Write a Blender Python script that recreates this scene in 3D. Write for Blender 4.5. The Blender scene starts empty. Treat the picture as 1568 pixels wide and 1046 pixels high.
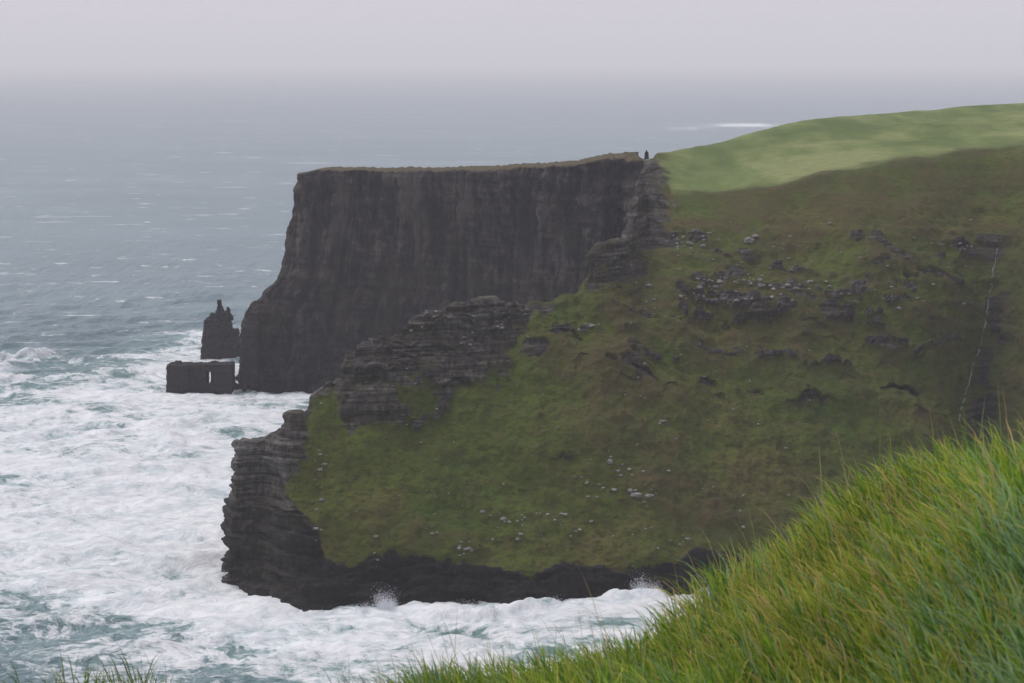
import bpy, math, random
import numpy as np
random.seed(4); rng=np.random.default_rng(7)
F=3049.0; H=200.0
sc=bpy.context.scene
# ---------------------------------------------------------------- noise
_p=rng.permutation(256); _p=np.concatenate([_p,_p,_p])
_g=rng.normal(size=(256,3)); _g/=np.linalg.norm(_g,axis=1)[:,None]
def pn(x,y,z):
    x,y,z=np.broadcast_arrays(np.asarray(x,float),np.asarray(y,float),np.asarray(z,float))
    xi=np.floor(x).astype(int);yi=np.floor(y).astype(int);zi=np.floor(z).astype(int)
    xf=x-xi;yf=y-yi;zf=z-zi
    xi&=255;yi&=255;zi&=255
    u=xf*xf*xf*(xf*(xf*6-15)+10);v=yf*yf*yf*(yf*(yf*6-15)+10);w=zf*zf*zf*(zf*(zf*6-15)+10)
    def gd(a,b,c):
        h=_p[_p[_p[(xi+a)&255]+((yi+b)&255)]+((zi+c)&255)]
        g=_g[h]
        return g[...,0]*(xf-a)+g[...,1]*(yf-b)+g[...,2]*(zf-c)
    def L(a,b,t): return a+(b-a)*t
    return L(L(L(gd(0,0,0),gd(1,0,0),u),L(gd(0,1,0),gd(1,1,0),u),v),
             L(L(gd(0,0,1),gd(1,0,1),u),L(gd(0,1,1),gd(1,1,1),u),v),w)*1.6
def fbm(x,y,z,o=4,r=.5):
    s=0;a=1;f=1
    for i in range(o):
        s=s+a*pn(x*f+i*7.3,y*f+i*3.1,z*f+i*5.7); a*=r; f*=2.03
    return s
def sst(a,b,x):
    t=np.clip((x-a)/(b-a),0,1); return t*t*(3-2*t)
# ---------------------------------------------------------------- image pixel helper: image x / image y / chosen distance -> metres
def S(px,py,Y): return ((px-784)*Y/F, Y, H-(py-100)*Y/F)
def SW(px,py):
    Y=H*F/(py-100); return ((px-784)*Y/F, Y, 0.0)
# ---------------------------------------------------------------- mesh helpers
def grid_mesh(name,P,attrs=None,mat=None,smooth=True):
    nv,nu=P.shape[:2]
    me=bpy.data.meshes.new(name)
    idx=np.arange(nv*nu).reshape(nv,nu)
    q=np.stack([idx[:-1,:-1],idx[:-1,1:],idx[1:,1:],idx[1:,:-1]],-1).reshape(-1,4)
    me.vertices.add(nv*nu); me.vertices.foreach_set('co',P.reshape(-1).astype(np.float32))
    me.loops.add(q.size); me.loops.foreach_set('vertex_index',q.reshape(-1).astype(np.int32))
    me.polygons.add(len(q)); me.polygons.foreach_set('loop_start',(np.arange(len(q))*4).astype(np.int32))
    me.update(calc_edges=True)
    me.polygons.foreach_set('use_smooth',np.full(len(q),smooth))
    if attrs:
        for k,a in attrs.items():
            at=me.color_attributes.new(k,'FLOAT_COLOR','POINT')
            at.data.foreach_set('color',a.reshape(-1).astype(np.float32))
    ob=bpy.data.objects.new(name,me); sc.collection.objects.link(ob)
    if mat: me.materials.append(mat)
    return ob
def soup_mesh(name,V,Fc,mat,cols=None,smooth=False):
    me=bpy.data.meshes.new(name); V=np.asarray(V,float); Fc=np.asarray(Fc)
    n=Fc.shape[1]
    me.vertices.add(len(V)); me.vertices.foreach_set('co',V.reshape(-1).astype(np.float32))
    me.loops.add(Fc.size); me.loops.foreach_set('vertex_index',Fc.reshape(-1).astype(np.int32))
    me.polygons.add(len(Fc)); me.polygons.foreach_set('loop_start',(np.arange(len(Fc))*n).astype(np.int32))
    me.update(calc_edges=True)
    me.polygons.foreach_set('use_smooth',np.full(len(Fc),smooth))
    if cols is not None:
        at=me.color_attributes.new('col','FLOAT_COLOR','POINT'); at.data.foreach_set('color',cols.reshape(-1).astype(np.float32))
    me.materials.append(mat)
    ob=bpy.data.objects.new(name,me); sc.collection.objects.link(ob); return ob
def upsample(C,nu,nv):
    R,K,_=C.shape
    ci=np.concatenate([np.linspace(i,i+1,n,endpoint=False) for i,n in enumerate(nu)]+[[K-1]])
    ri=np.concatenate([np.linspace(i,i+1,n,endpoint=False) for i,n in enumerate(nv)]+[[R-1]])
    c0=np.minimum(ci.astype(int),K-2); ct=ci-c0; r0=np.minimum(ri.astype(int),R-2); rt=ri-r0
    A=C[:,c0]*(1-ct)[None,:,None]+C[:,c0+1]*ct[None,:,None]
    B=A[r0]*(1-rt)[:,None,None]+A[r0+1]*rt[:,None,None]
    return B,ci,ri
def blur(P,ru,rv,n=2):
    for _ in range(n):
        for ax,r in ((0,rv),(1,ru)):
            if r<1: continue
            pad=[(0,0)]*3; pad[ax]=(r+1,r)
            Q=np.pad(P,pad,mode='reflect',reflect_type='odd')
            c=np.cumsum(Q,axis=ax)
            if ax==0: P=(c[2*r+1:]-c[:-(2*r+1)])/(2*r+1)
            else: P=(c[:,2*r+1:]-c[:,:-(2*r+1)])/(2*r+1)
    return P
def normals(P):
    du=np.gradient(P,axis=1); dv=np.gradient(P,axis=0)
    n=np.cross(du,dv); n/=np.linalg.norm(n,axis=2)[...,None]+1e-9
    return n
# ---------------------------------------------------------------- material helpers
def newmat(name):
    m=bpy.data.materials.new(name); m.use_nodes=True; nt=m.node_tree; nt.nodes.clear(); return m,nt
class NB:
    def __init__(s,nt): s.nt=nt
    def n(s,t,**k):
        nd=s.nt.nodes.new(t)
        for a,b in k.items(): setattr(nd,a,b)
        return nd
    def l(s,a,b): s.nt.links.new(a,b)
    def setin(s,nd,i,v):
        if isinstance(v,bpy.types.NodeSocket): s.l(v,nd.inputs[i])
        else: nd.inputs[i].default_value=v
    def math(s,op,a,b=0.0,clamp=False):
        nd=s.n('ShaderNodeMath',operation=op); nd.use_clamp=clamp
        s.setin(nd,0,a); s.setin(nd,1,b); return nd.outputs[0]
    def mix(s,f,a,b):
        nd=s.n('ShaderNodeMix',data_type='RGBA'); s.setin(nd,0,f); 
        for i,v in ((6,a),(7,b)):
            if isinstance(v,tuple): v=(v[0],v[1],v[2],1)
            s.setin(nd,i,v)
        return nd.outputs[2]
    def ramp(s,x,stops,interp='LINEAR'):
        nd=s.n('ShaderNodeValToRGB'); cr=nd.color_ramp; cr.interpolation=interp
        while len(cr.elements)<len(stops): cr.elements.new(.5)
        for e,(p,c) in zip(cr.elements,stops):
            e.position=p; e.color=(c[0],c[1],c[2],1) if isinstance(c,tuple) else (c,c,c,1)
        s.l(x,nd.inputs[0]); return nd.outputs[0]
    def pos(s,scale=(1,1,1)):
        g=s.n('ShaderNodeTexCoord'); m=s.n('ShaderNodeMapping'); m.inputs['Scale'].default_value=scale
        s.l(g.outputs['Object'],m.inputs[0]); return m.outputs[0]
    def noise(s,vec,scale,detail=5,rough=.55,dist=0.0):
        nd=s.n('ShaderNodeTexNoise'); s.l(vec,nd.inputs['Vector']); nd.inputs['Scale'].default_value=scale
        nd.inputs['Detail'].default_value=detail; nd.inputs['Roughness'].default_value=rough; nd.inputs['Distortion'].default_value=dist
        return nd.outputs['Fac']
    def bump(s,h,strength,dist,prev=None):
        nd=s.n('ShaderNodeBump'); nd.inputs['Strength'].default_value=strength; nd.inputs['Distance'].default_value=dist
        s.l(h,nd.inputs['Height']); 
        if prev: s.l(prev,nd.inputs['Normal'])
        return nd.outputs[0]
    def attr(s,name): return s.n('ShaderNodeAttribute',attribute_name=name)
    def out(s,sh): 
        o=s.n('ShaderNodeOutputMaterial'); s.l(sh,o.inputs['Surface'])
    def scale(s,c,f):
        mc=s.n('ShaderNodeVectorMath',operation='SCALE'); s.l(c,mc.inputs[0]); s.setin(mc,'Scale',f); return mc.outputs[0]
    def principled(s,col,rough=.9,normal=None,spec=.3):
        p=s.n('ShaderNodeBsdfPrincipled'); s.setin(p,'Base Color',(col[0],col[1],col[2],1) if isinstance(col,tuple) else col)
        s.setin(p,'Roughness',rough); p.inputs['Specular IOR Level'].default_value=spec
        if normal: s.l(normal,p.inputs['Normal'])
        return p
def terrain_mat():
    m,nt=newmat('turf_and_rock'); b=NB(nt)
    P=b.pos(); 
    sep=b.n('ShaderNodeSeparateColor'); at=b.attr('masks'); b.l(at.outputs['Color'],sep.inputs[0])
    a2=b.attr('masks2'); sp2=b.n('ShaderNodeSeparateColor'); b.l(a2.outputs['Color'],sp2.inputs[0]); pale=sp2.outputs[0]
    rock,field,dark,brown=sep.outputs[0],sep.outputs[1],sep.outputs[2],at.outputs['Alpha']
    n1=b.noise(P,.018,5,.6); n2=b.noise(P,.14,5,.65); n3=b.noise(P,.9,4,.7)
    g=b.ramp(n1,[(.34,(.058,.092,.009)),(.5,(.084,.114,.013)),(.64,(.112,.106,.024))])
    g=b.mix(b.math('MULTIPLY',b.ramp(n2,[(.47,0.0),(.66,1.0)]),.55),g,(.086,.060,.022))
    g=b.mix(b.math('MULTIPLY',b.ramp(b.noise(b.pos((1,1,2.6)),.30,5,.75),[(.49,0.0),(.60,1.0)]),.6),g,(.026,.038,.007))
    g=b.mix(b.math('MULTIPLY',brown,.8),g,b.ramp(n2,[(.35,(.046,.044,.012)),(.65,(.100,.070,.030))]))
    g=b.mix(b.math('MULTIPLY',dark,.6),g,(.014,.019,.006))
    fc=b.ramp(b.noise(b.pos((1,.28,1)),.022,5,.6),[(.38,(.095,.145,.030)),(.5,(.165,.215,.062)),(.60,(.260,.290,.110))])
    fc=b.mix(b.math('MULTIPLY',b.ramp(n2,[(.4,0.0),(.7,1.0)]),.45),fc,(.105,.135,.04))
    g=b.mix(field,g,fc)
    zs=b.noise(b.pos((.03,.03,.9)),1.0,5,.7,.3); vs=b.noise(b.pos((.5,.5,.08)),1.0,5,.65)
    rm=b.math('ADD',b.math('MULTIPLY',zs,.6),b.math('MULTIPLY',vs,.4))
    rc=b.ramp(rm,[(.38,(.010,.010,.009)),(.46,(.036,.033,.030)),(.54,(.082,.075,.066)),(.63,(.20,.185,.165))])
    rc=b.mix(b.math('MULTIPLY',b.ramp(n2,[(.46,0.0),(.58,1.0)]),.45),rc,(.050,.052,.016))
    rc=b.mix(b.math('MULTIPLY',pale,.75),rc,b.ramp(rm,[(.42,(.035,.034,.034)),(.58,(.20,.195,.185))]))
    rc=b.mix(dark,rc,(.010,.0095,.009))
    rf=b.math('ADD',rock,b.math('MULTIPLY',b.math('SUBTRACT',n3,.5),1.1)); rf=b.ramp(rf,[(.4,0.0),(.56,1.0)])
    col=b.mix(rf,g,rc)
    fine=b.math('ADD',.56,b.math('MULTIPLY',b.noise(P,2.0,3,.75),.88))
    bn=b.bump(n3,.7,1.4); bn=b.bump(zs,.4,1.0,bn)
    p=b.principled(b.scale(col,fine),.92,bn,.15); b.out(p.outputs[0]); return m
TM=terrain_mat()
def cliff_mat():
    m,nt=newmat('fluted_cliff_rock'); b=NB(nt)
    sep=b.n('ShaderNodeSeparateColor'); at=b.attr('masks'); b.l(at.outputs['Color'],sep.inputs[0])
    rock,olive,dark,pale=sep.outputs[0],sep.outputs[1],sep.outputs[2],at.outputs['Alpha']
    v1=b.noise(b.pos((.17,.17,.020)),1.0,6,.72,.4); zs=b.noise(b.pos((.02,.02,.30)),1.0,5,.7,.3); n2=b.noise(b.pos((1,1,.8)),.14,6,.75)
    r=b.math('ADD',b.math('ADD',b.math('MULTIPLY',v1,.38),b.math('MULTIPLY',zs,.20)),b.math('MULTIPLY',n2,.42))
    c=b.ramp(r,[(.42,(.006,.006,.0065)),(.48,(.022,.0205,.020)),(.535,(.056,.050,.045)),(.60,(.135,.120,.106))])
    c=b.mix(b.math('MULTIPLY',olive,.6),c,(.046,.042,.017))
    c=b.mix(b.math('MULTIPLY',pale,.6),c,(.115,.106,.092))
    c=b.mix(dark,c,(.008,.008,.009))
    top=b.ramp(n2,[(.4,(.090,.085,.032)),(.6,(.16,.125,.07))])
    rf=b.ramp(rock,[(.35,0.0),(.6,1.0)]); c=b.mix(rf,top,c)
    bn=b.bump(v1,1.0,3.5); bn=b.bump(n2,.9,3.0,bn); bn=b.bump(zs,.6,2.0,bn)
    p=b.principled(c,.9,bn,.15); b.out(p.outputs[0]); return m
CM=cliff_mat()
def rock_mat(name,dark,light):
    m,nt=newmat(name); b=NB(nt)
    zs=b.noise(b.pos((.05,.05,.9)),1.0,5,.7,.3); n=b.noise(b.pos(),.8,5,.7)
    r=b.math('ADD',b.math('MULTIPLY',zs,.5),b.math('MULTIPLY',n,.5))
    c=b.ramp(r,[(.38,dark),(.64,light)])
    p=b.principled(c,.85,b.bump(r,.6,.6),.3); b.out(p.outputs[0]); return m
SM=rock_mat('wet_dark_rock',(.005,.005,.006),(.045,.042,.042))
BM=rock_mat('pale_boulder_rock',(.09,.09,.08),(.40,.39,.36))
# ================================================================= HEADLAND
def back(p7,dy8=25,dy9=45,f=.4): return [(p7[0]+2,p7[1]+dy8,p7[2]*f),(p7[0]+4,p7[1]+dy9,-8.)]
def inland(p7,dy8=160,dy9=520,dz=24): return [(p7[0]*1.06,p7[1]+dy8,p7[2]-dz),(p7[0]*1.1,p7[1]+dy9,-8.)]
cols=[]
def col(ref,w,*r,tail=None):
    pts=[(SW(*w)[0],SW(*w)[1]-3,-8.),SW(*w)]+[S(*q) for q in r]
    pts+= tail(pts[-1]) if tail else back(pts[-1])
    assert len(pts)==10,len(pts); cols.append((ref,pts))
col(345,(356,850),(360,780,812),(362,740,812),(362,715,811),(364,700,810),(366,692,808),(368,698,812),tail=lambda p:[(p[0],p[1]+3,20.),(p[0],p[1]+6,-8.)])
col(352,(334,896),(342,790,768),(348,742,770),(352,712,773),(354,697,776),(357,686,780),(363,700,800))
col(400,(395,908),(398,800,770),(399,765,775),(400,735,778),(402,700,782),(408,674,788),(412,692,815))
col(428,(430,922),(428,800,758),(426,768,763),(425,732,768),(425,700,774),(429,664,786),(434,680,815))
col(436,(440,930),(438,800,755),(436,768,760),(434,730,766),(434,695,773),(434,638,786),(440,660,815))
col(478,(476,938),(474,830,748),(470,778,757),(468,722,766),(468,685,773),(476,642,788),(480,660,820))
col(490,(492,937),(490,848,746),(486,780,757),(480,702,770),(482,650,782),(488,590,800),(495,615,830))
col(520,(520,936),(520,860,745),(518,780,758),(512,700,773),(510,640,788),(518,592,803),(522,615,835))
col(545,(545,935),(545,862,745),(542,780,759),(534,695,776),(530,620,795),(535,546,812),(540,575,848))
col(590,(590,934),(590,866,745),(588,780,761),(582,685,781),(580,590,803),(585,518,822),(592,545,860))
col(640,(640,932),(640,872,745),(635,780,763),(630,680,785),(630,580,808),(640,490,832),(645,520,872))
col(685,(685,930),(685,876,743),(683,780,764),(680,675,788),(678,570,813),(683,478,840),(688,510,882))
col(700,(700,930),(700,877,743),(699,780,765),(697,672,789),(695,565,815),(697,459,843),(702,495,886))
col(760,(760,935),(760,879,742),(760,780,766),(760,672,791),(760,560,820),(762,459,850),(766,495,893))
col(785,(785,938),(785,879,741),(785,780,766),(785,674,791),(785,562,821),(786,472,850),(790,505,893))
col(840,(840,934),(840,876,744),(840,780,768),(840,675,793),(840,560,826),(842,470,856),(846,505,900))
col(892,(892,926),(892,872,748),(892,780,771),(892,670,798),(892,545,838),(893,458,868),(896,500,910))
col(904,(904,925),(904,871,748),(904,780,771),(904,670,798),(904,530,842),(904,382,882),(908,425,925))
col(968,(968,917),(968,862,752),(968,778,775),(968,665,804),(966,520,850),(962,372,905),(966,425,950))
col(996,(990,915),(992,861,753),(994,776,777),(996,660,808),(994,500,860),(982,248,1060),(990,240,1130),tail=lambda p:[(p[0]+8,p[1]+60,p[2]-22),(p[0]+14,p[1]+110,-8.)])
col(1030,(1022,915),(1025,860,755),(1030,774,780),(1032,655,812),(1030,490,868),(1028,296,985),(1030,234,1170),tail=lambda p:[(p[0]+8,p[1]+90,p[2]-22),(p[0]+14,p[1]+200,-8.)])
col(1100,(1085,912),(1092,857,760),(1097,770,786),(1100,650,822),(1100,478,882),(1100,304,985),(1100,218,1250),tail=inland)
col(1165,(1155,908),(1160,854,764),(1165,765,792),(1165,645,829),(1165,474,888),(1165,293,990),(1165,200,1320),tail=inland)
col(1230,(1230,905),(1230,850,768),(1230,760,797),(1230,640,835),(1230,470,893),(1230,278,1000),(1230,186,1380),tail=inland)
col(1320,(1320,900),(1320,845,775),(1320,750,805),(1320,630,845),(1320,460,900),(1320,258,1005),(1320,178,1430),tail=inland)
col(1420,(1420,895),(1420,838,790),(1420,735,822),(1420,615,860),(1420,448,912),(1420,243,1010),(1420,168,1480),tail=inland)
col(1475,(1475,885),(1478,820,812),(1480,725,843),(1478,610,880),(1480,440,925),(1478,235,1012),(1460,161,1500),tail=inland)
col(1515,(1510,878),(1515,805,828),(1515,715,862),(1512,600,902),(1520,430,936),(1515,231,1012),(1500,158,1500),tail=inland)
col(1560,(1560,880),(1562,810,812),(1562,720,842),(1562,600,876),(1562,420,922),(1562,226,1010),(1560,156,1500),tail=inland)
col(1660,(1700,915),(1690,840,760),(1680,735,785),(1670,600,815),(1660,400,880),(1650,215,995),(1640,156,1500),tail=inland)
def colw(ref,pts): cols.append((ref,pts))
colw(2000,[(330,560,-8),(332,563,0),(336,570,22),(348,585,50),(366,605,85),(392,635,130),(430,680,172),(620,1500,178),(650,1650,150),(700,2000,-8)])
colw(3000,[(430,330,-8),(432,332,0),(440,335,25),(455,340,55),(475,348,95),(500,355,140),(540,370,182),(1100,1200,182),(1300,1500,170),(1500,2000,-8)])
colw(4000,[(260,120,-8),(262,118,0),(275,110,30),(290,102,60),(310,92,100),(330,80,150),(360,60,188),(1400,400,195),(2400,500,190),(3500,500,-8)])
colw(5000,[(120,75,-8),(122,72,0),(130,62,30),(140,54,60),(152,44,110),(166,32,155),(185,15,192),(900,-200,198),(1800,-500,190),(3500,-900,-8)])
refs=[c[0] for c in cols]
C=np.array([c[1] for c in cols],float).transpose(1,0,2)
nu=[max(5,int(min(r2-r1,130)/1.5)) for r1,r2 in zip(refs[:-1],refs[1:])]
nv=[3,66,64,78,104,130,60,12,8]
P,ci,ri=upsample(C,nu,nv)
P0=P; P=blur(P,5,5,2)
wr=sst(1400,1440,np.interp(ci,np.arange(len(refs)),refs))[None,:,None]
P=P*(1-wr)+blur(P0,18,8,2)*wr
refu=np.interp(ci,np.arange(len(refs)),refs)
RV=np.broadcast_to(ri[:,None],P.shape[:2]); 
X,Y,Z=P[...,0],P[...,1],P[...,2]
Ys=np.maximum(Y,50)
BX=784+X/Ys*F; BZ=100+(H-Z)/Ys*F       # land surface in image pixel coordinates from the camera, used to place masks
w1=fbm(X*.05,Y*.05,Z*.05,4); w2=fbm(X*.012+9,Y*.012,Z*.012,3); w3=fbm(X*.2,Y*.2,Z*.2+4,3)
def seg(xs,ys,x): return np.interp(x,xs,ys)
front=RV<6.15
rk=np.zeros_like(X)
lowtop=seg([330,420,470,500,560,620,780,900,1060,1300],[680,745,800,850,862,868,880,872,856,850],BX)
rk=np.maximum(rk,sst(-6,8,BZ-lowtop+w1*16+w3*5)*(RV<3.5))
leftb=seg([560,600,640,700,770,800,940],[540,510,482,462,425,460,470],BZ)
rk=np.maximum(rk,sst(8,-10,BX-leftb+w1*22+w3*6))
ridgeb=seg([500,540,590,650,740,790,812,850,900],[600,640,626,604,590,540,490,470,440],BX)
rr=sst(10,-10,BZ-ridgeb+w1*50)*(RV<6.6)*sst(500,525,BX)*sst(880,830,BX)
rk=np.maximum(rk,rr*sst(-.75,.05,w3+.4+.4*w1))
crag=sst(890,900,BX)*sst(1000,960,BX+w1*20)*sst(462,435,BZ+w1*16)*(RV<6.6)
rk=np.maximum(rk,crag*sst(-.5,.1,w3+.3))
edge=sst(945,960,BX)*sst(1035,1005,BX+w1*26)*sst(400,375,BZ+w1*14)*(RV<6.5)*sst(238,250,BZ)
rk=np.maximum(rk,edge)
lipd=np.zeros_like(X); lipk=np.zeros_like(X); pl=np.zeros_like(X)
for (x0,x1,y0,h,pv) in [(1020,1085,376,8,1),(1060,1190,441,6,1),(1185,1250,446,5,1),(1035,1120,460,6,1),(1120,1185,466,5,1),(1265,1400,462,7,.6),(1215,1330,441,5,1),(1435,1500,388,8,.6),(1305,1355,378,7,.7),(1370,1490,446,6,.5),(845,900,520,12,.3),(1090,1210,482,6,0),(1040,1100,486,7,0),(1290,1360,482,7,0),(960,1010,505,6,.2),(1160,1220,545,7,0),(905,985,425,8,.3),(655,780,492,12,.6),(560,700,530,12,.5),(540,640,575,9,.4),(1020,1060,500,7,0),(1330,1400,515,6,0),(1060,1130,535,6,0),(1230,1300,555,6,0),(1400,1470,520,6,0),(960,1040,560,6,0),(1180,1260,420,4,.7),(1090,1160,405,4,.7),(700,800,480,8,.8),(960,1020,300,10,.5),(965,1015,340,10,.5)]:
    yy=BZ-y0+w2*30+w1*9
    m=sst(x0-12,x0+8,BX)*sst(x1+12,x1-8,BX)*front*sst(-.1,.4,w3*1.2+.6*w1+.22)
    rk=np.maximum(rk,m*sst(h+3,h-2,np.abs(yy)))
    for k_ in (-.55,.15,.8):
        t=(yy-k_*h)/(h*.7)
        lipd+=m*np.where(t<0,np.exp(t*1.3),np.exp(-t*5))*1.3*(1+.3*w3)
        lipk=np.maximum(lipk,m*np.exp(-((t-.28)/.26)**2))
        pl=np.maximum(pl,pv*m*np.exp(-((t+.15)/.22)**2))
rk=np.maximum(rk,sst(.62,.8,w1+.08)*sst(650,560,BZ)*sst(330,400,BZ)*(RV<5.9)*.9)
backrock=(RV>6.5)&(BX<975)&(Y<1010); rk=np.where(backrock,1.,rk)
gul=np.exp(-((BX-seg([330,430,600,760],[1540,1527,1514,1505],BZ)+w1*14)/36)**2)*sst(320,420,BZ)*front
rk=np.maximum(rk,gul*.7*sst(-.3,.3,w1+.05))
fe=seg([1000,1030,1100,1200,1300,1400,1568,1700],[262,296,303,286,262,247,226,210],BX)
field=sst(5,-6,BZ-fe+w1*4)*sst(1000,1040,BX+w1*14)*(Y>900); field=np.where(refu[None,:]>1800,sst(5.8,6.3,RV),field)
pl=np.maximum(pl,.7*sst(470,400,BX)*sst(760,700,BZ+w1*20)*(RV<6.6))
n=normals(P); 
if n[200,400,1]>0: n=-n
led=pn(X*.01,Y*.01,Z*.22+w1*.8)+.6*pn(X*.02+3,Y*.02,Z*.55+w3*.3)
led=np.clip(led*2.4,-1,1)
d=np.zeros_like(X)
low=(RV<2.4)
colm=fbm(X*.07,Y*.07,Z*.02,4)
terr=np.clip(2*pn(X*.02,Y*.02,Z*.3+w1*.5),-1,1)
d+=rk*(led*1.7+w3*.8+w1*1.3)+rk*low*colm*4.0+lipd
d+=(1-rk)*(w2*6*sst(1.6,2.6,RV)+w1*2.6+w3*.7+terr*.45*sst(600,480,BZ)+fbm(X*.5,Y*.5,Z*.5,2)*.18)*(1-.6*field)
d+=field*(w2*5+pn(X*.016,Y*.005,3.)*9)*sst(1,0,np.abs(RV-6.5)*2-.2)*.5
d*=np.where(RV>5.9,sst(7.2,6.0,RV)*.8+.25,1)
d*=1-.7*sst(5.3,5.9,RV)*sst(1030,1080,BX)*sst(6.6,6.1,RV)
D=n*d[...,None]
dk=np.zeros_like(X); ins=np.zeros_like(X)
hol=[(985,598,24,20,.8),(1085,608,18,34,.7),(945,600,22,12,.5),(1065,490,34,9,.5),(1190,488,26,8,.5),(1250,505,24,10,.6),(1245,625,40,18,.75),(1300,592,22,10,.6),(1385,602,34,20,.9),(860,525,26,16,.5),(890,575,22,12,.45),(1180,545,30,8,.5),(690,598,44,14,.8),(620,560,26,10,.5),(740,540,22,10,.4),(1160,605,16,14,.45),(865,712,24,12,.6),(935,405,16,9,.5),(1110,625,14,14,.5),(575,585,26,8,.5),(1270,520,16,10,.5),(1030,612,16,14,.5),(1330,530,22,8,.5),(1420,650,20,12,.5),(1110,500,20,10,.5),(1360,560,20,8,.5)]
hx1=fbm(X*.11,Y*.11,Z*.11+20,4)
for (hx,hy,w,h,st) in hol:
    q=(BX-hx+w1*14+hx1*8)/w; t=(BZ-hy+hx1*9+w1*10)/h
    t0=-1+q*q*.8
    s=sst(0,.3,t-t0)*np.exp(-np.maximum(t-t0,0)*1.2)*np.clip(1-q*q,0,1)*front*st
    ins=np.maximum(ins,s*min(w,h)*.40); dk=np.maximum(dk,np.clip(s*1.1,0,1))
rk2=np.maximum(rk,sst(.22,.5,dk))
darkm=np.clip(np.maximum(dk*.9-.1,lipk*.5),0,1)  # shade in hollows and below ledge lips painted in as dark colour
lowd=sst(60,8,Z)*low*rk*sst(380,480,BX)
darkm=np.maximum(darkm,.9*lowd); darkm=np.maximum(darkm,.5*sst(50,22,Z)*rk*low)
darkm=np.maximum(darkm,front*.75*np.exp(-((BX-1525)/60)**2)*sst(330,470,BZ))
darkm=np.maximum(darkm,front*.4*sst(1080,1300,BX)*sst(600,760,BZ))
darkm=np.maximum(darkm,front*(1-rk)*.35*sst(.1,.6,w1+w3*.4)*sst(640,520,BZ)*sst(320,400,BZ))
P2=P+D
P2[...,1]+=ins; P2[...,2]-=ins*.25
brown=np.clip(sst(.0,.8,w2+.45*w1+.1*w3),0,1)*sst(1.9,2.6,RV)
brown=np.maximum(brown,sst(-.5,.6,w1+w2*.5)*sst(1250,1480,BX)*.8)
brown=np.maximum(brown,.75*sst(640,520,BZ)*sst(-.7,.3,w1)*(1-field)*sst(850,950,BX))
brown*=1-.8*np.exp(-((BX-740)/220)**2-((BZ-690)/120)**2)
M=np.stack([rk2,field,darkm,brown],-1)
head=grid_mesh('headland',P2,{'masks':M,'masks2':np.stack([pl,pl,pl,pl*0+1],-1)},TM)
# ================================================================= FAR CLIFF
fr=np.array([0,.12,.29,.40,.49,.70,.91,1.0])
lp=np.array([370,369,370,398,428,440,453,460.])
tops=[(400,275,1300,430,1290,.3),(460,271,1258,370,1222,1),(500,265,1250,425,1212,.75),(580,266,1245,520,1208,.5),(640,267,1236,600,1205,.3),(700,266,1225,670,1198,.2),(800,262,1205,780,1178,.1),(880,257,1185,868,1158,0),(925,249,1175,918,1150,0),(955,245,1190,950,1170,0),(978,246,1140,972,1118,0),(1010,290,1120,1003,1100,0)]
bc=[]
for i,(tx,ty,tY,bx,bY,k) in enumerate(tops):
    T=np.array(S(tx,ty,tY)); B0=np.array([(bx-784)*bY/F,bY,0.])
    if i==0:
        T=np.array([-128.,1300,126]); B0=np.array([-150.,1300,0])
    pts=[(B0[0],B0[1]-3,-8)]
    for j,f in enumerate(fr):
        if i<3 and i>0: pf=np.interp(f,fr,(lp-370)/90.)
        elif i==0: pf=f
        else: pf=1-(1-f)**1.7
        x=B0[0]+(T[0]-B0[0])*pf; y=B0[1]+(T[1]-B0[1])*(1-(1-f)**1.6); z=T[2]*f
        pts.append((x,y,z))
    if i==0: pts+=[(T[0],T[1]+4,T[2]-2),(T[0]-4,T[1]+9,-8)]
    else: pts+=[(T[0]+3,T[1]+34+i*4,T[2]-.8),(T[0]+6,T[1]+70+i*8,-8)]
    bc.append(pts)
Cb=np.array(bc,float).transpose(1,0,2)
nub=[30,44,92,70,70,112,92,58,46,34,30]; nvb=[3,34,50,32,28,56,56,24,26,10]
Q,cb,rb=upsample(Cb,nub,nvb); Q=blur(Q,3,2,1)
X,Y,Z=Q[...,0],Q[...,1],Q[...,2]; RB=np.broadcast_to(rb[:,None],X.shape)
s=np.cumsum(np.linalg.norm(np.gradient(Q[150],axis=0)[:,:2],axis=1))[None,:]+0*X
n=normals(Q); 
if n[150,250,1]>0: n=-n
n[...,2]*=sst(1.2,.2,Z/110.)
fl=1-np.abs(pn(s*.035+.3*pn(s*.02,Z*.03,1),Z*.006,3.3))*2
fl2=pn(s*.11+.5*pn(s*.03,Z*.05,7),Z*.014,8.1); fl3=pn(s*.30+.3*pn(s*.05,Z*.08,7),Z*.03,2.2)
cell=np.floor(s*.16+.5*pn(s*.02,Z*.02,4.)); cst=(np.sin(cell*12.9898)*43758.5453)%1.0
brk=(np.sin(cell*7.13)*9631.7)%1.0
ld=np.clip(2.5*pn(s*.01,Z*.16,5.5),-1,1)
w1=fbm(X*.05,Y*.05,Z*.05,4)
mid=sst(20,60,Z)
d=fl*3.5+mid*(fl2*3.6+fl3*2.0+(cst-.5)*3.0*sst(brk*100,brk*100+6,Z))+ld*1.3*(.5+sst(90,120,Z))+w1*2.5+sst(70,0,Z)*(fbm(X*.06,Y*.06,Z*.06,5)*7+fbm(X*.25,Y*.25,Z*.25,2)*1.8)+fbm(s*.15,Z*.15,3.,3)*1.2
jag=pn(s*.05,0.,1.)*.6+pn(s*.3,2.,1.)*.9
d*=sst(9.8,8.6,RB)
Q2=Q+n*d[...,None]
Q2[...,2]+=jag*sst(7.6,8,RB)*sst(10,9,RB)
rk=np.where(RB<9.5,sst(8.1,7.75,RB+w1*.15),1)
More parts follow.
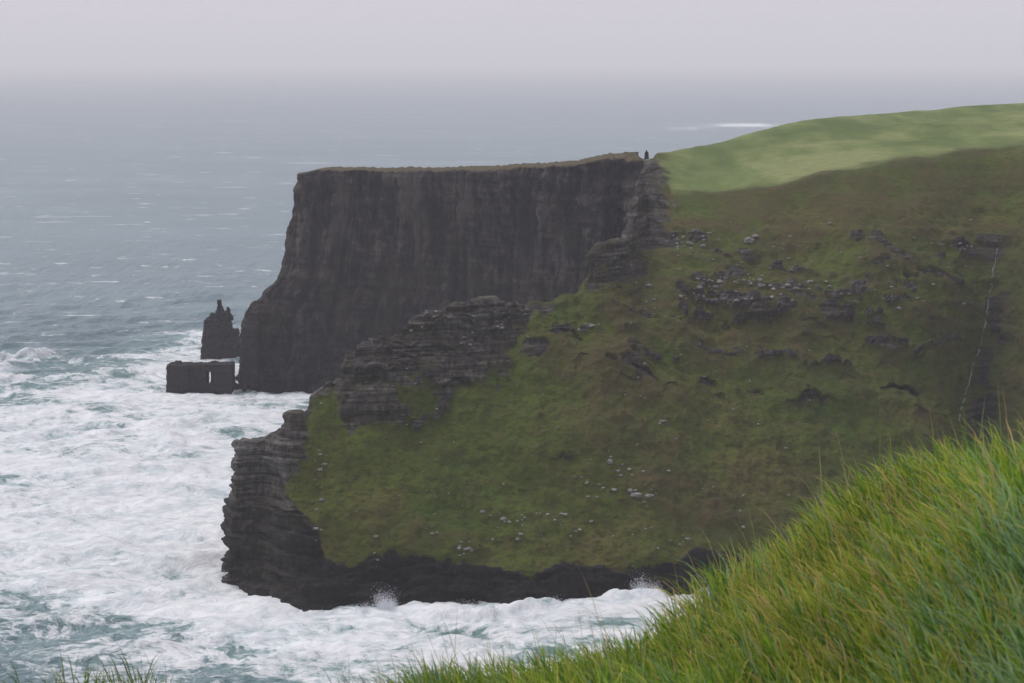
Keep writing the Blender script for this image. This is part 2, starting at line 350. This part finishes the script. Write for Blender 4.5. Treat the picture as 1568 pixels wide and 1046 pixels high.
olive=sst(.0,.45,fbm(X*.035,Y*.035,Z*.03+3,4)+.15*pn(s*.2,Z*.2,1))*sst(125,85,Z)*sst(6,25,Z)
pale=sst(.10,.6,fbm(s*.06,Z*.02,9.,4)+.25*(cst-.5))*sst(60,95,Z)
olive=np.maximum(olive,.5*np.exp(-((Z-70)/18)**2)*sst(-.2,.5,w1))
M=np.stack([rk,olive*.8,np.clip(.75*sst(.05,-.9,fl2*1.1+fl3*.7+(cst-.5)*.9+w1*.5)+.6*sst(50,5,Z)*(1-.5*olive),0,1),pale],-1)  # recessed flutes painted darker, crease shade put into colour; base darker too
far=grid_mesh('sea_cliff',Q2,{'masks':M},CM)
# ================================================================= SEA STACKS / ROCKS
import bmesh
def rocks(name,blocks,voxel,disp,mat,tex=6.0):
    bm=bmesh.new()
    for (x0,x1,y0,y1,z0,z1,tp,lean) in blocks:
        cx=(x0+x1)/2;cy=(y0+y1)/2
        b=[bm.verts.new(v) for v in ((x0,y0,z0),(x1,y0,z0),(x1,y1,z0),(x0,y1,z0))]
        t=[bm.verts.new((cx+(v.co.x-cx)*tp+lean,cy+(v.co.y-cy)*tp,z1)) for v in b]
        bm.faces.new(b[::-1]); bm.faces.new(t)
        for i in range(4): bm.faces.new((b[i],b[(i+1)%4],t[(i+1)%4],t[i]))
    ox_=sum(q[0] for q in blocks)/len(blocks); oy_=sum(q[2] for q in blocks)/len(blocks)
    bmesh.ops.translate(bm,verts=bm.verts,vec=(-ox_,-oy_,0))
    me=bpy.data.meshes.new(name); bm.to_mesh(me); bm.free(); me.materials.append(mat)
    ob=bpy.data.objects.new(name,me); sc.collection.objects.link(ob); ob.location=(ox_,oy_,0)
    r=ob.modifiers.new('r','REMESH'); r.mode='VOXEL'; r.voxel_size=voxel
    for k,(sz,st) in enumerate(((tex,disp),(tex*.3,disp*.6))):
        tx=bpy.data.textures.new(name+str(k),'CLOUDS'); tx.noise_scale=sz; tx.noise_depth=3
        dm=ob.modifiers.new('d%d'%k,'DISPLACE'); dm.texture=tx; dm.strength=st; dm.mid_level=.5; dm.texture_coords='LOCAL'
    return ob
k=1352/F; ox=lambda px:(px-784)*k; oz=lambda py:H-(py-100)*k
Yp=1352
rocks('sea_stack',[
 (ox(309),ox(367),Yp-9,Yp+12,-6,oz(512),.86,0),(ox(313),ox(346),Yp-8,Yp+9,oz(535),oz(494),.75,-1),
 (ox(317),ox(330),Yp-5,Yp+5,oz(505),oz(486),.4,1),(ox(328),ox(356),Yp-7,Yp+7,oz(515),oz(484),.6,-.5),(ox(331),ox(345),Yp-4,Yp+4,oz(492),oz(466),.3,-1),(ox(345),ox(356),Yp-3,Yp+3,oz(496),oz(477),.35,-.6),(ox(364),ox(376),Yp-5,Yp+5,-6,oz(545),.5,-.4)],.5,3.0,SM,4)
k=1200/F; Yp=1208
rocks('sea_stack',[
 (ox(254),ox(289),Yp-8,Yp+8,-6,oz(566),.95,0),(ox(288),ox(315),Yp-5,Yp+7,-6,oz(567),.97,0),(ox(321),ox(355),Yp-7,Yp+7,-6,oz(565),.95,0),
 (ox(258),ox(350),Yp-4.5,Yp+4.5,oz(576),oz(565.5),.98,0),(ox(262),ox(276),Yp-4,Yp+4,oz(569),oz(562),.6,0),(ox(318),ox(330),Yp-4,Yp+4,oz(569),oz(562),.6,0),(ox(312),ox(324),Yp-5,Yp+5,-6,oz(598),.9,0),(ox(352),ox(362),Yp+2,Yp+8,-6,oz(599),.6,0)],.35,1.4,SM,3)
k=1222/F; Yp=1218
rocks('rock_outcrop',[(ox(368),ox(398),Yp-5,Yp+14,-6,oz(505),.75,0),(ox(374),ox(396),Yp,Yp+14,oz(520),oz(484),.6,2),(ox(392),ox(420),Yp-2,Yp+14,-6,oz(570),.7,0),(ox(374),ox(384),Yp-13,Yp-6,-4,oz(590),.6,0)],.6,3.4,SM,5)
k=1130/F
rocks('stone_cairn',[(ox(986.5),ox(993.5),1128,1131,oz(250),oz(238.5),.7,0),(ox(988.5),ox(991.5),1129,1130.5,oz(241),oz(236),.6,0)],.2,.4,SM,1)
# ================================================================= BOULDERS
def ico():
    bm=bmesh.new(); bmesh.ops.create_icosphere(bm,subdivisions=2,radius=1)
    v=np.array([x.co[:] for x in bm.verts]); f=np.array([[q.index for q in t.verts] for t in bm.faces]); bm.free(); return v,f
iv,fi=ico()
flatBX=784+P2[...,0]/np.maximum(P2[...,1],50)*F; flatBZ=100+(H-P2[...,2])/np.maximum(P2[...,1],50)*F  # displaced land in image pixel coordinates, for placing by pixel
vis=(RV<5.95)&(RV>1.9)&(refu[None,:]<1600)
vi=np.argwhere(vis); vb=np.stack([flatBX[vis],flatBZ[vis]],1)
def place(px,py):
    k=np.argmin((vb[:,0]-px)**2+(vb[:,1]-py)**2); i,j=vi[k]; return P2[i,j]
spots=[]
def cluster(px,py,sx,sy,nn,s0,s1,rot=0):
    for _ in range(nn):
        a=random.gauss(0,1)*sx;b_=random.gauss(0,1)*sy
        spots.append((px+a*math.cos(rot)-b_*math.sin(rot),py+a*math.sin(rot)+b_*math.cos(rot),1.15*(s0+(s1-s0)*random.random()**2)))
cluster(790,800,45,8,16,.35,1.0); cluster(910,748,10,14,6,.5,1.4); cluster(955,728,14,12,9,.5,1.6,-.6); cluster(985,765,14,4,7,.5,1.6)
cluster(830,820,50,10,14,.3,.9); cluster(990,835,25,8,8,.4,1.0); cluster(640,830,60,18,14,.3,.9); cluster(490,740,8,40,16,.3,1.1)
cluster(715,850,12,6,5,.5,1.3); cluster(940,780,80,30,22,.25,.8); cluster(1050,378,24,5,22,.4,1.2); cluster(1150,371,4,2,4,1.0,2.2)
cluster(1100,441,50,5,26,.4,1.2); cluster(1110,464,50,5,24,.4,1.2); cluster(1200,443,40,5,18,.4,1.4); cluster(1330,460,70,9,26,.3,1.1)
cluster(1000,465,12,14,9,.4,1.2); cluster(905,505,12,10,7,.5,1.2); cluster(710,530,12,6,6,.5,1.2); cluster(1240,400,120,30,36,.25,.9)
cluster(1130,570,180,50,60,.2,.6); cluster(760,700,160,80,50,.2,.5); cluster(1460,385,18,8,10,.4,1.0); cluster(1100,700,90,60,30,.25,.7); cluster(1015,650,5,3,3,.6,1.); cluster(720,500,60,20,24,.3,.8); cluster(1120,420,60,16,24,.25,.8)
VV=[];FF=[];o=0
for (px,py,sz) in spots:
    if px>1590 or px<440: continue
    c=place(px,py)
    v=iv*np.array([random.uniform(.8,1.5),random.uniform(.7,1.2),random.uniform(.45,.8)])
    v=v*(1+.5*pn(v[:,0]*1.3+px,v[:,1]*1.3+py,v[:,2]*1.3))[:,None]
    VV.append(v*sz*.85+c+np.array([0,-.2*sz,.15*sz])); FF.append(fi+o); o+=len(iv)
soup_mesh('boulders',np.concatenate(VV),np.concatenate(FF),BM)
path=[(1527,385),(1521,410),(1519,435),(1514,465),(1508,500),(1503,530),(1492,560),(1483,590),(1476,615),(1470,640),(1466,660)]
pp=[];
for (a,b_) in zip(path[:-1],path[1:]):
    for t in np.linspace(0,1,6,endpoint=False): pp.append((a[0]+(b_[0]-a[0])*t+random.uniform(-1.6,1.6),a[1]+(b_[1]-a[1])*t))
VV=[];FF=[]
for i,(px,py) in enumerate(pp):
    c=place(px,py); w=random.uniform(.06,.34)
    VV+= [c+np.array([-w,-.9,.1]),c+np.array([w,-.9,.1])]
    if i and random.random()<.85: FF.append([2*i-2,2*i-1,2*i+1,2*i])
m,nt=newmat('falling_water'); b=NB(nt); p=b.principled((.19,.20,.19),.6); b.out(p.outputs[0])
soup_mesh('waterfall',VV,FF,m)
# ================================================================= SEA
def axis(lo,hi,step,far_lo,far_hi,g=1.09):
    a=list(np.arange(lo,hi,step)); st=step; v=a[-1]
    while v<far_hi: st*=g; v+=st; a.append(v)
    st=step; v=lo; pre=[]
    while v>far_lo: st*=g; v-=st; pre.append(v)
    return np.array(pre[::-1]+a)
xs=axis(-420,130,1.6,-40000,40000); ys=axis(600,1480,1.6,-3000,60000,1.07)
X,Y=np.meshgrid(xs,ys); Z=0*X
fade=sst(2600,1400,Y)*sst(-900,-500,X)*sst(900,400,X)
def swell(ang,lam,amp,seed):
    a=math.radians(ang); t=(X*math.cos(a)+Y*math.sin(a))/lam+.9*fbm(X*.006+seed,Y*.006,seed,2)
    sgn=np.sin(t*2*math.pi); return amp*((sgn*.5+.5)**2.2*2-1)*(.6+.6*pn(X*.012+seed,Y*.012,3+seed))
nearshore=sst(1420,1250,Y)
sw=swell(-62,62,1.5,1.3)+swell(-80,36,.7,5.1)+swell(-30,27,.45,8.1)
Z+=fade*(sw+fbm(X*.06,Y*.06,1,4)*.9+fbm(X*.2,Y*.2,6,3)*.38*(1+nearshore))
foam=np.zeros_like(X)
def W2(px,py): q=SW(px,py); return q[0],q[1]
br=[((-60,566),(96,552),9.,7.),((-60,592),(64,584),6.,6.),((225,650),(268,715),3.0,5.),((268,660),(335,640),2.2,5.),((60,690),(250,655),2.4,6.),
    ((640,955),(770,945),2.8,4.),((770,948),(860,930),2.6,4.),((915,925),(1020,915),4.,4.),((480,970),(640,960),2.,4.),((0,800),(180,770),2.,6.),((60,740),(240,720),2.2,6.),((250,880),(330,820),1.6,6.),((60,610),(250,585),2.,7.),((30,860),(240,840),1.8,6.),((560,1000),(760,985),1.6,4.),((300,990),(460,975),1.6,4.)]
for (a,c,h,w) in br:
    ax,ay=W2(*a); bx_,by_=W2(*c); L=math.hypot(bx_-ax,by_-ay); ux,uy=(bx_-ax)/L,(by_-ay)/L
    t=((X-ax)*ux+(Y-ay)*uy)/L; dd=(X-ax)*(-uy)+(Y-ay)*ux+7*pn(X*.03,Y*.03,ax)+2*pn(X*.12,Y*.12,ax)
    e=sst(-.08,.25,t)*sst(1.08,.75,t)
    prof_=np.where(dd<0,np.exp(-(dd/(w*.6))**2),np.exp(-(dd/(w*1.7))**2))
    Z+=h*e*prof_*(.75+.5*pn(X*.08,Y*.08,7)+.25*pn(X*.35,Y*.35,3)); foam=np.maximum(foam,e*np.exp(-((dd-w*.5)/(w*2.0))**2)*.95)
PXs=784+X/np.maximum(Y,100)*F; PYs=100+H*F/np.maximum(Y,100)
n1=fbm(X*.012,Y*.012,2,4); n2=fbm(X*.03+3,Y*.03,9,4)
main=sst(-30,50,PYs-np.interp(PXs,[-300,0,100,240,330,420,600],[530,548,556,532,518,560,590])+n1*22)
lowb=np.interp(PXs,[-300,0,120,250,330,450,700,1100],[920,945,960,1005,1035,1075,1095,1095])
main*=sst(30,-45,PYs-lowb+n1*55)
core=np.exp(-((PXs-230)/230)**2-((PYs-800)/140)**2)
foam=np.maximum(foam,main*(.64+.36*n2+.34*n1+.38*core+.12*sst(-.5,.8,sw)))
foam=np.maximum(foam,(.38+.16*n1)*sst(560,600,PYs)*sst(3000,1200,PYs)*sst(-700,-400,X))
foam=np.maximum(foam,.96*np.exp(-((PYs-np.interp(PXs,[330,460,770,900,1020,1300],[905,955,950,940,925,915]))/28.)**2)*sst(320,350,PXs)*(.95+.4*n2))
foam=np.maximum(foam,.9*np.exp(-((X-660)/190)**4)*np.exp(-((Y-6150-(X-660)*.9-60*pn(X*.02,1.,1.))/130)**2))
foam=np.where((Y>1600)&(Y<5000),foam*0,foam)
FA=np.stack([np.clip(foam,0,2),Z*.1+.5,main,np.ones_like(X)],-1)
m,nt=newmat('sea_water'); b=NB(nt)
at=b.attr('foam'); sp=b.n('ShaderNodeSeparateColor'); b.l(at.outputs['Color'],sp.inputs[0]); cov=sp.outputs[0]
Pp=b.pos((.75,1.0,1))
wn=b.n('ShaderNodeTexNoise'); b.l(Pp,wn.inputs['Vector']); wn.inputs['Scale'].default_value=.025; wn.inputs['Detail'].default_value=4
wv=b.n('ShaderNodeVectorMath',operation='MULTIPLY_ADD'); b.l(wn.outputs['Color'],wv.inputs[0]); wv.inputs[1].default_value=(50,50,0); b.l(Pp,wv.inputs[2])
big=b.noise(wv.outputs[0],.035,5,.6); lace=b.noise(wv.outputs[0],.13,7,.72); lace2=b.noise(wv.outputs[0],.55,4,.75)
vor=b.n('ShaderNodeTexVoronoi',feature='DISTANCE_TO_EDGE'); b.l(wv.outputs[0],vor.inputs['Vector']); vor.inputs['Scale'].default_value=.10
web=b.ramp(vor.outputs['Distance'],[(0.0,1.0),(.25,0.0)])
tex=b.math('ADD',b.math('ADD',b.math('MULTIPLY',big,.30),b.math('MULTIPLY',lace,.44)),b.math('MULTIPLY',lace2,.26))
tex=b.math('ADD',b.math('MULTIPLY',b.math('SUBTRACT',tex,.5),2.3),b.math('ADD',.5,b.math('MULTIPLY',web,.07)))
v=b.math('ADD',b.math('MULTIPLY',cov,.62),tex)
ff=b.ramp(b.math('MULTIPLY',v,.7),[(.53,0.0),(.59,.6),(.70,1.0)])
wc=b.noise(b.pos((.018,.045,1)),1.0,7,.62,.5); wcf=b.ramp(wc,[(.63,0.0),(.665,.8)])
wc2=b.noise(b.pos((.006,.02,1)),1.0,7,.62,.4); wcf2=b.ramp(wc2,[(.63,0.0),(.69,.55)])
ff=b.math('MAXIMUM',ff,b.math('MAXIMUM',wcf,wcf2))
pat=b.noise(b.pos((.0015,.004,1)),1.0,5,.6)
wcol=b.ramp(pat,[(.35,(.072,.150,.178)),(.65,(.110,.200,.225))])
wcol=b.mix(b.math('MULTIPLY',sp.outputs[2],.6),wcol,(.14,.29,.28))
wcol=b.mix(b.math('MULTIPLY',cov,.6,True),wcol,(.26,.42,.40))
fcol=b.ramp(tex,[(.25,(.56,.66,.68)),(.62,(.90,.92,.93))])
rip=b.noise(b.pos((.35,.5,1)),1.0,5,.7); chop=b.noise(b.pos((.04,.09,1)),1.0,5,.65)
bn=b.bump(rip,.8,.6); bn=b.bump(chop,1.0,3.6,bn)
pw=b.principled(wcol,.30,bn,.5); pf=b.principled(fcol,.95,b.bump(tex,.7,2.4),.1)
mx=b.n('ShaderNodeMixShader'); b.l(ff,mx.inputs[0]); b.l(pw.outputs[0],mx.inputs[1]); b.l(pf.outputs[0],mx.inputs[2]); b.out(mx.outputs[0])
grid_mesh('sea',np.stack([X,Y,Z],-1),{'foam':FA},m)
tet=np.array([[1,0,-.5],[-.5,.87,-.5],[-.5,-.87,-.5],[0,0,1.]]); tf=np.array([[0,2,1],[0,1,3],[1,2,3],[2,0,3]])
qs=[]
for (px,py,w,h,nn) in [(590,938,26,7,4500),(985,915,30,6.5,4500),(360,893,22,3.5,2000),(720,940,34,2.5,2500),(62,552,32,12,9000),(20,575,44,8,5000),(560,942,14,3,1200),(850,932,24,3,2000),(760,945,60,2,2500),(500,950,40,2,1500)]:
    c=np.array(SW(px,py)); kk=c[1]/F
    jets=rng.normal(0,.5,12); js=rng.choice(12,nn)
    g=rng.normal(0,1,(nn,3)); hh=np.abs(g[:,2])*.45*h*(.3+.7*np.cos(js*1.7)**2)
    qx=jets[js]*w*kk*.8+g[:,0]*w*kk*.13*(1+hh/h)
    qs.append(c+np.stack([qx,g[:,1]*2,hh],1))
qs=np.concatenate(qs); sz=rng.uniform(.05,.16,len(qs))
V=(tet[None]*sz[:,None,None]+qs[:,None,:]).reshape(-1,3); Ft=(tf[None]+(np.arange(len(qs))*4)[:,None,None]).reshape(-1,3)
m,nt=newmat('white_spray'); b=NB(nt); p=b.principled((.85,.88,.9),.9); b.out(p.outputs[0])
soup_mesh('sea_spray',V,Ft,m)
# ================================================================= FOREGROUND HILLSIDE
cx=[-60,-8,-3.6,-1.07,.53,1.36,2.05,2.45,2.83,3.6,6,10,60,300]; cz=[192.8,194.7,194.98,195.06,195.40,195.72,196.08,196.48,196.76,196.78,197.3,198,199,199]
def ground(x,y):
    c=np.interp(x,cx,cz)
    c=c+.07*fbm(x*.8,y*.8,1.,3)+.10*pn(x*.4,y*.4,4.)
    t=np.maximum(y-14,0)
    near=np.clip(14-y,0,30)*.15
    fall=np.where(t<10,.15*t+.06*t*t,7.5+1.35*(t-10))
    return np.maximum(c+near-fall,-8)
gx=axis(-8,9,.12,-160,300,1.15); gy=axis(2,24,.12,-300,190,1.13)
GX,GY=np.meshgrid(gx,gy); GZ=ground(GX,GY)
m,nt=newmat('hillside_turf'); b=NB(nt); c=b.ramp(b.noise(b.pos(),1.5,6,.6),[(.35,(.030,.050,.010)),(.65,(.07,.095,.022))])
p=b.principled(c,.95,None,.1); b.out(p.outputs[0])
grid_mesh('grassy_hillside',np.stack([GX,GY,GZ],-1),None,m)
N=200000
y=rng.uniform(5,18.5,N); lim=np.where(rng.random(N)<.88,.285*y+.6,8)
x=rng.uniform(-1,1,N)*lim
keep=(rng.random(N)<np.where(x<-1.2,.22,1.0)); x=x[keep];y=y[keep]
cl=pn(x*2.6,y*2.6,.5)*.7+pn(x*.9,y*.9,3.)*.6
keep=rng.random(len(x))<(.72+.8*cl); x=x[keep];y=y[keep];cl=cl[keep]; N=len(x)
z=ground(x,y)-.03
hgt=(.18+.32*rng.random(N)**1.2)*(1+.8*np.clip(cl,-.6,1))
tall=rng.random(N)<.014; hgt=np.where(tall,hgt*1.4+.12,hgt)
tuft=(x<-1.3)&(np.abs(x+3.05)<.42); hgt=np.where(tuft,hgt*1.15+.10,np.where(x<-1.3,hgt*.7,hgt))
wd=np.where(tall,.0035,.005+.0045*rng.random(N))
ang=rng.normal(math.pi*.93,.9,N)+1.4*pn(x*1.6,y*1.6,20.); bend=(.15+.75*rng.random(N)**1.2)*hgt*np.where(tall,.55,1)
dx=np.cos(ang)*bend; dy=np.sin(ang)*bend*.8
fa=rng.uniform(-.9,.9,N); wx=np.cos(fa)*wd; wy=np.sin(fa)*wd
ts=[0,.3,.58,.82]; V=np.zeros((N,9,3)); 
for i,t in enumerate(ts):
    ww=(1-t*.55)
    px=x+dx*t**2; py=y+dy*t**2; pz=z+hgt*(t-.18*t*t*bend/hgt)
    V[:,2*i]=np.stack([px-wx*ww,py-wy*ww,pz],1); V[:,2*i+1]=np.stack([px+wx*ww,py+wy*ww,pz],1)
V[:,8]=np.stack([x+dx,y+dy,z+hgt*(1-.3*bend/hgt)],1)
base=np.arange(N)[:,None]*9
tri=[]
for i in range(3):
    a=2*i; tri+=[[a,a+1,a+3],[a,a+3,a+2]]
tri+=[[6,7,8]]
Ft=(base[:,:,None]+np.array(tri)[None]).reshape(-1,3)
pal=np.array([[.150,.300,.028],[.310,.420,.050],[.47,.46,.10],[.56,.42,.19],[.080,.180,.045],[.25,.40,.20]])
pt=pn(x*.7+4,y*.7,2.)+.5*pn(x*2.,y*2.,9.)
yel=np.clip(.08+.6*pt+.42*np.exp(-((x-2.1)/.8)**2)*(y>11),0,1)
cool=np.clip(sst(1.6,2.6,x)*sst(12.5,10,y)-.5*pt,0,1)
r=rng.random(N)
ix=np.where(r<.32,0,np.where(r<.68,1,np.where(r<.80,5,4)))
ix=np.where(rng.random(N)<cool*.6,5,ix)
ix=np.where(rng.random(N)<yel*.6,2,ix); ix=np.where(rng.random(N)<.02+.15*yel,3,ix); ix=np.where(tall&(rng.random(N)<.6),3,ix)
cb_=pal[ix]*((.70+.55*rng.random(N))*(1+.28*np.clip(cl,-1,1)))[:,None]
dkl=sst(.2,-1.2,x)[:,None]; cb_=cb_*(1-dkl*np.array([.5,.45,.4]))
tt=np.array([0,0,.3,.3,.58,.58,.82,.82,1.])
cc=cb_[:,None,:]*(.38+.85*tt)[None,:,None]; cc=cc+np.array([.05,.03,.0])*(tt**3)[None,:,None]  # shadow at blade bases painted into the colour, tips lighter
cc=np.concatenate([cc,np.ones((N,9,1))],2)
m,nt=newmat('grass_blade'); b=NB(nt); a=b.attr('col'); p=b.principled((.1,.1,.1),.6,None,.2); b.l(a.outputs['Color'],p.inputs['Base Color'])
tr=b.n('ShaderNodeBsdfTranslucent'); b.l(a.outputs['Color'],tr.inputs[0]); mx=b.n('ShaderNodeMixShader'); mx.inputs[0].default_value=.4
b.l(p.outputs[0],mx.inputs[1]); b.l(tr.outputs[0],mx.inputs[2]); b.out(mx.outputs[0])
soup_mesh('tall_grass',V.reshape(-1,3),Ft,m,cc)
# ================================================================= MIST
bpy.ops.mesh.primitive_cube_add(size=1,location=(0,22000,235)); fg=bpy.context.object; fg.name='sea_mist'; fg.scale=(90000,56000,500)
DEN=.00007
m,nt=newmat('mist'); vs=nt.nodes.new('ShaderNodeVolumeScatter'); vs.inputs['Color'].default_value=(.97,.955,1,1); vs.inputs['Density'].default_value=DEN
em=nt.nodes.new('ShaderNodeEmission'); em.inputs[0].default_value=(.95,.95,1.12,1); em.inputs[1].default_value=.15*DEN   # added glow in the mist, standing in for multiply scattered daylight
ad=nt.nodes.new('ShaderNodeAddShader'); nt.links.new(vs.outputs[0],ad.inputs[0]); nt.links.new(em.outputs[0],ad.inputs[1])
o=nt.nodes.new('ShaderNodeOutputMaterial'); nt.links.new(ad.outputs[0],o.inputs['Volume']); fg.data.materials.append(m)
# ================================================================= LIGHT
el=math.radians(52); az=math.radians(-50)
wd_=bpy.data.worlds.new('World'); sc.world=wd_; wd_.use_nodes=True; nt=wd_.node_tree; nt.nodes.clear(); b=NB(nt)
sky=b.n('ShaderNodeTexSky',sky_type='NISHITA'); sky.sun_disc=False; sky.sun_elevation=el; sky.sun_rotation=az
sky.dust_density=3
mc=b.mix(.88,sky.outputs[0],(7.2,6.9,7.8))
bg=b.n('ShaderNodeBackground'); b.l(mc,bg.inputs[0]); bg.inputs[1].default_value=.1
o=b.n('ShaderNodeOutputWorld'); b.l(bg.outputs[0],o.inputs[0])
sl=bpy.data.lights.new('sun','SUN'); sl.energy=1.5; sl.angle=math.radians(25); sl.color=(1,.97,.93)
so=bpy.data.objects.new('sun',sl); sc.collection.objects.link(so)
from mathutils import Vector
dv=Vector((math.sin(az)*math.cos(el),math.cos(az)*math.cos(el),math.sin(el)))
so.rotation_euler=dv.to_track_quat('Z','Y').to_euler()
# ================================================================= CAMERA
cd=bpy.data.cameras.new('camera'); co=bpy.data.objects.new('camera',cd); sc.collection.objects.link(co)
cd.lens=70; cd.sensor_width=36; cd.clip_end=120000; cd.clip_start=.1
co.location=(0,0,H); co.rotation_euler=(math.pi/2,0,0); cd.shift_y=-(523-94)/1568
cd.dof.use_dof=True; cd.dof.focus_distance=800; cd.dof.aperture_fstop=6.3
sc.camera=co
sc.view_settings.view_transform='Standard'; sc.view_settings.look='None'; sc.view_settings.exposure=0
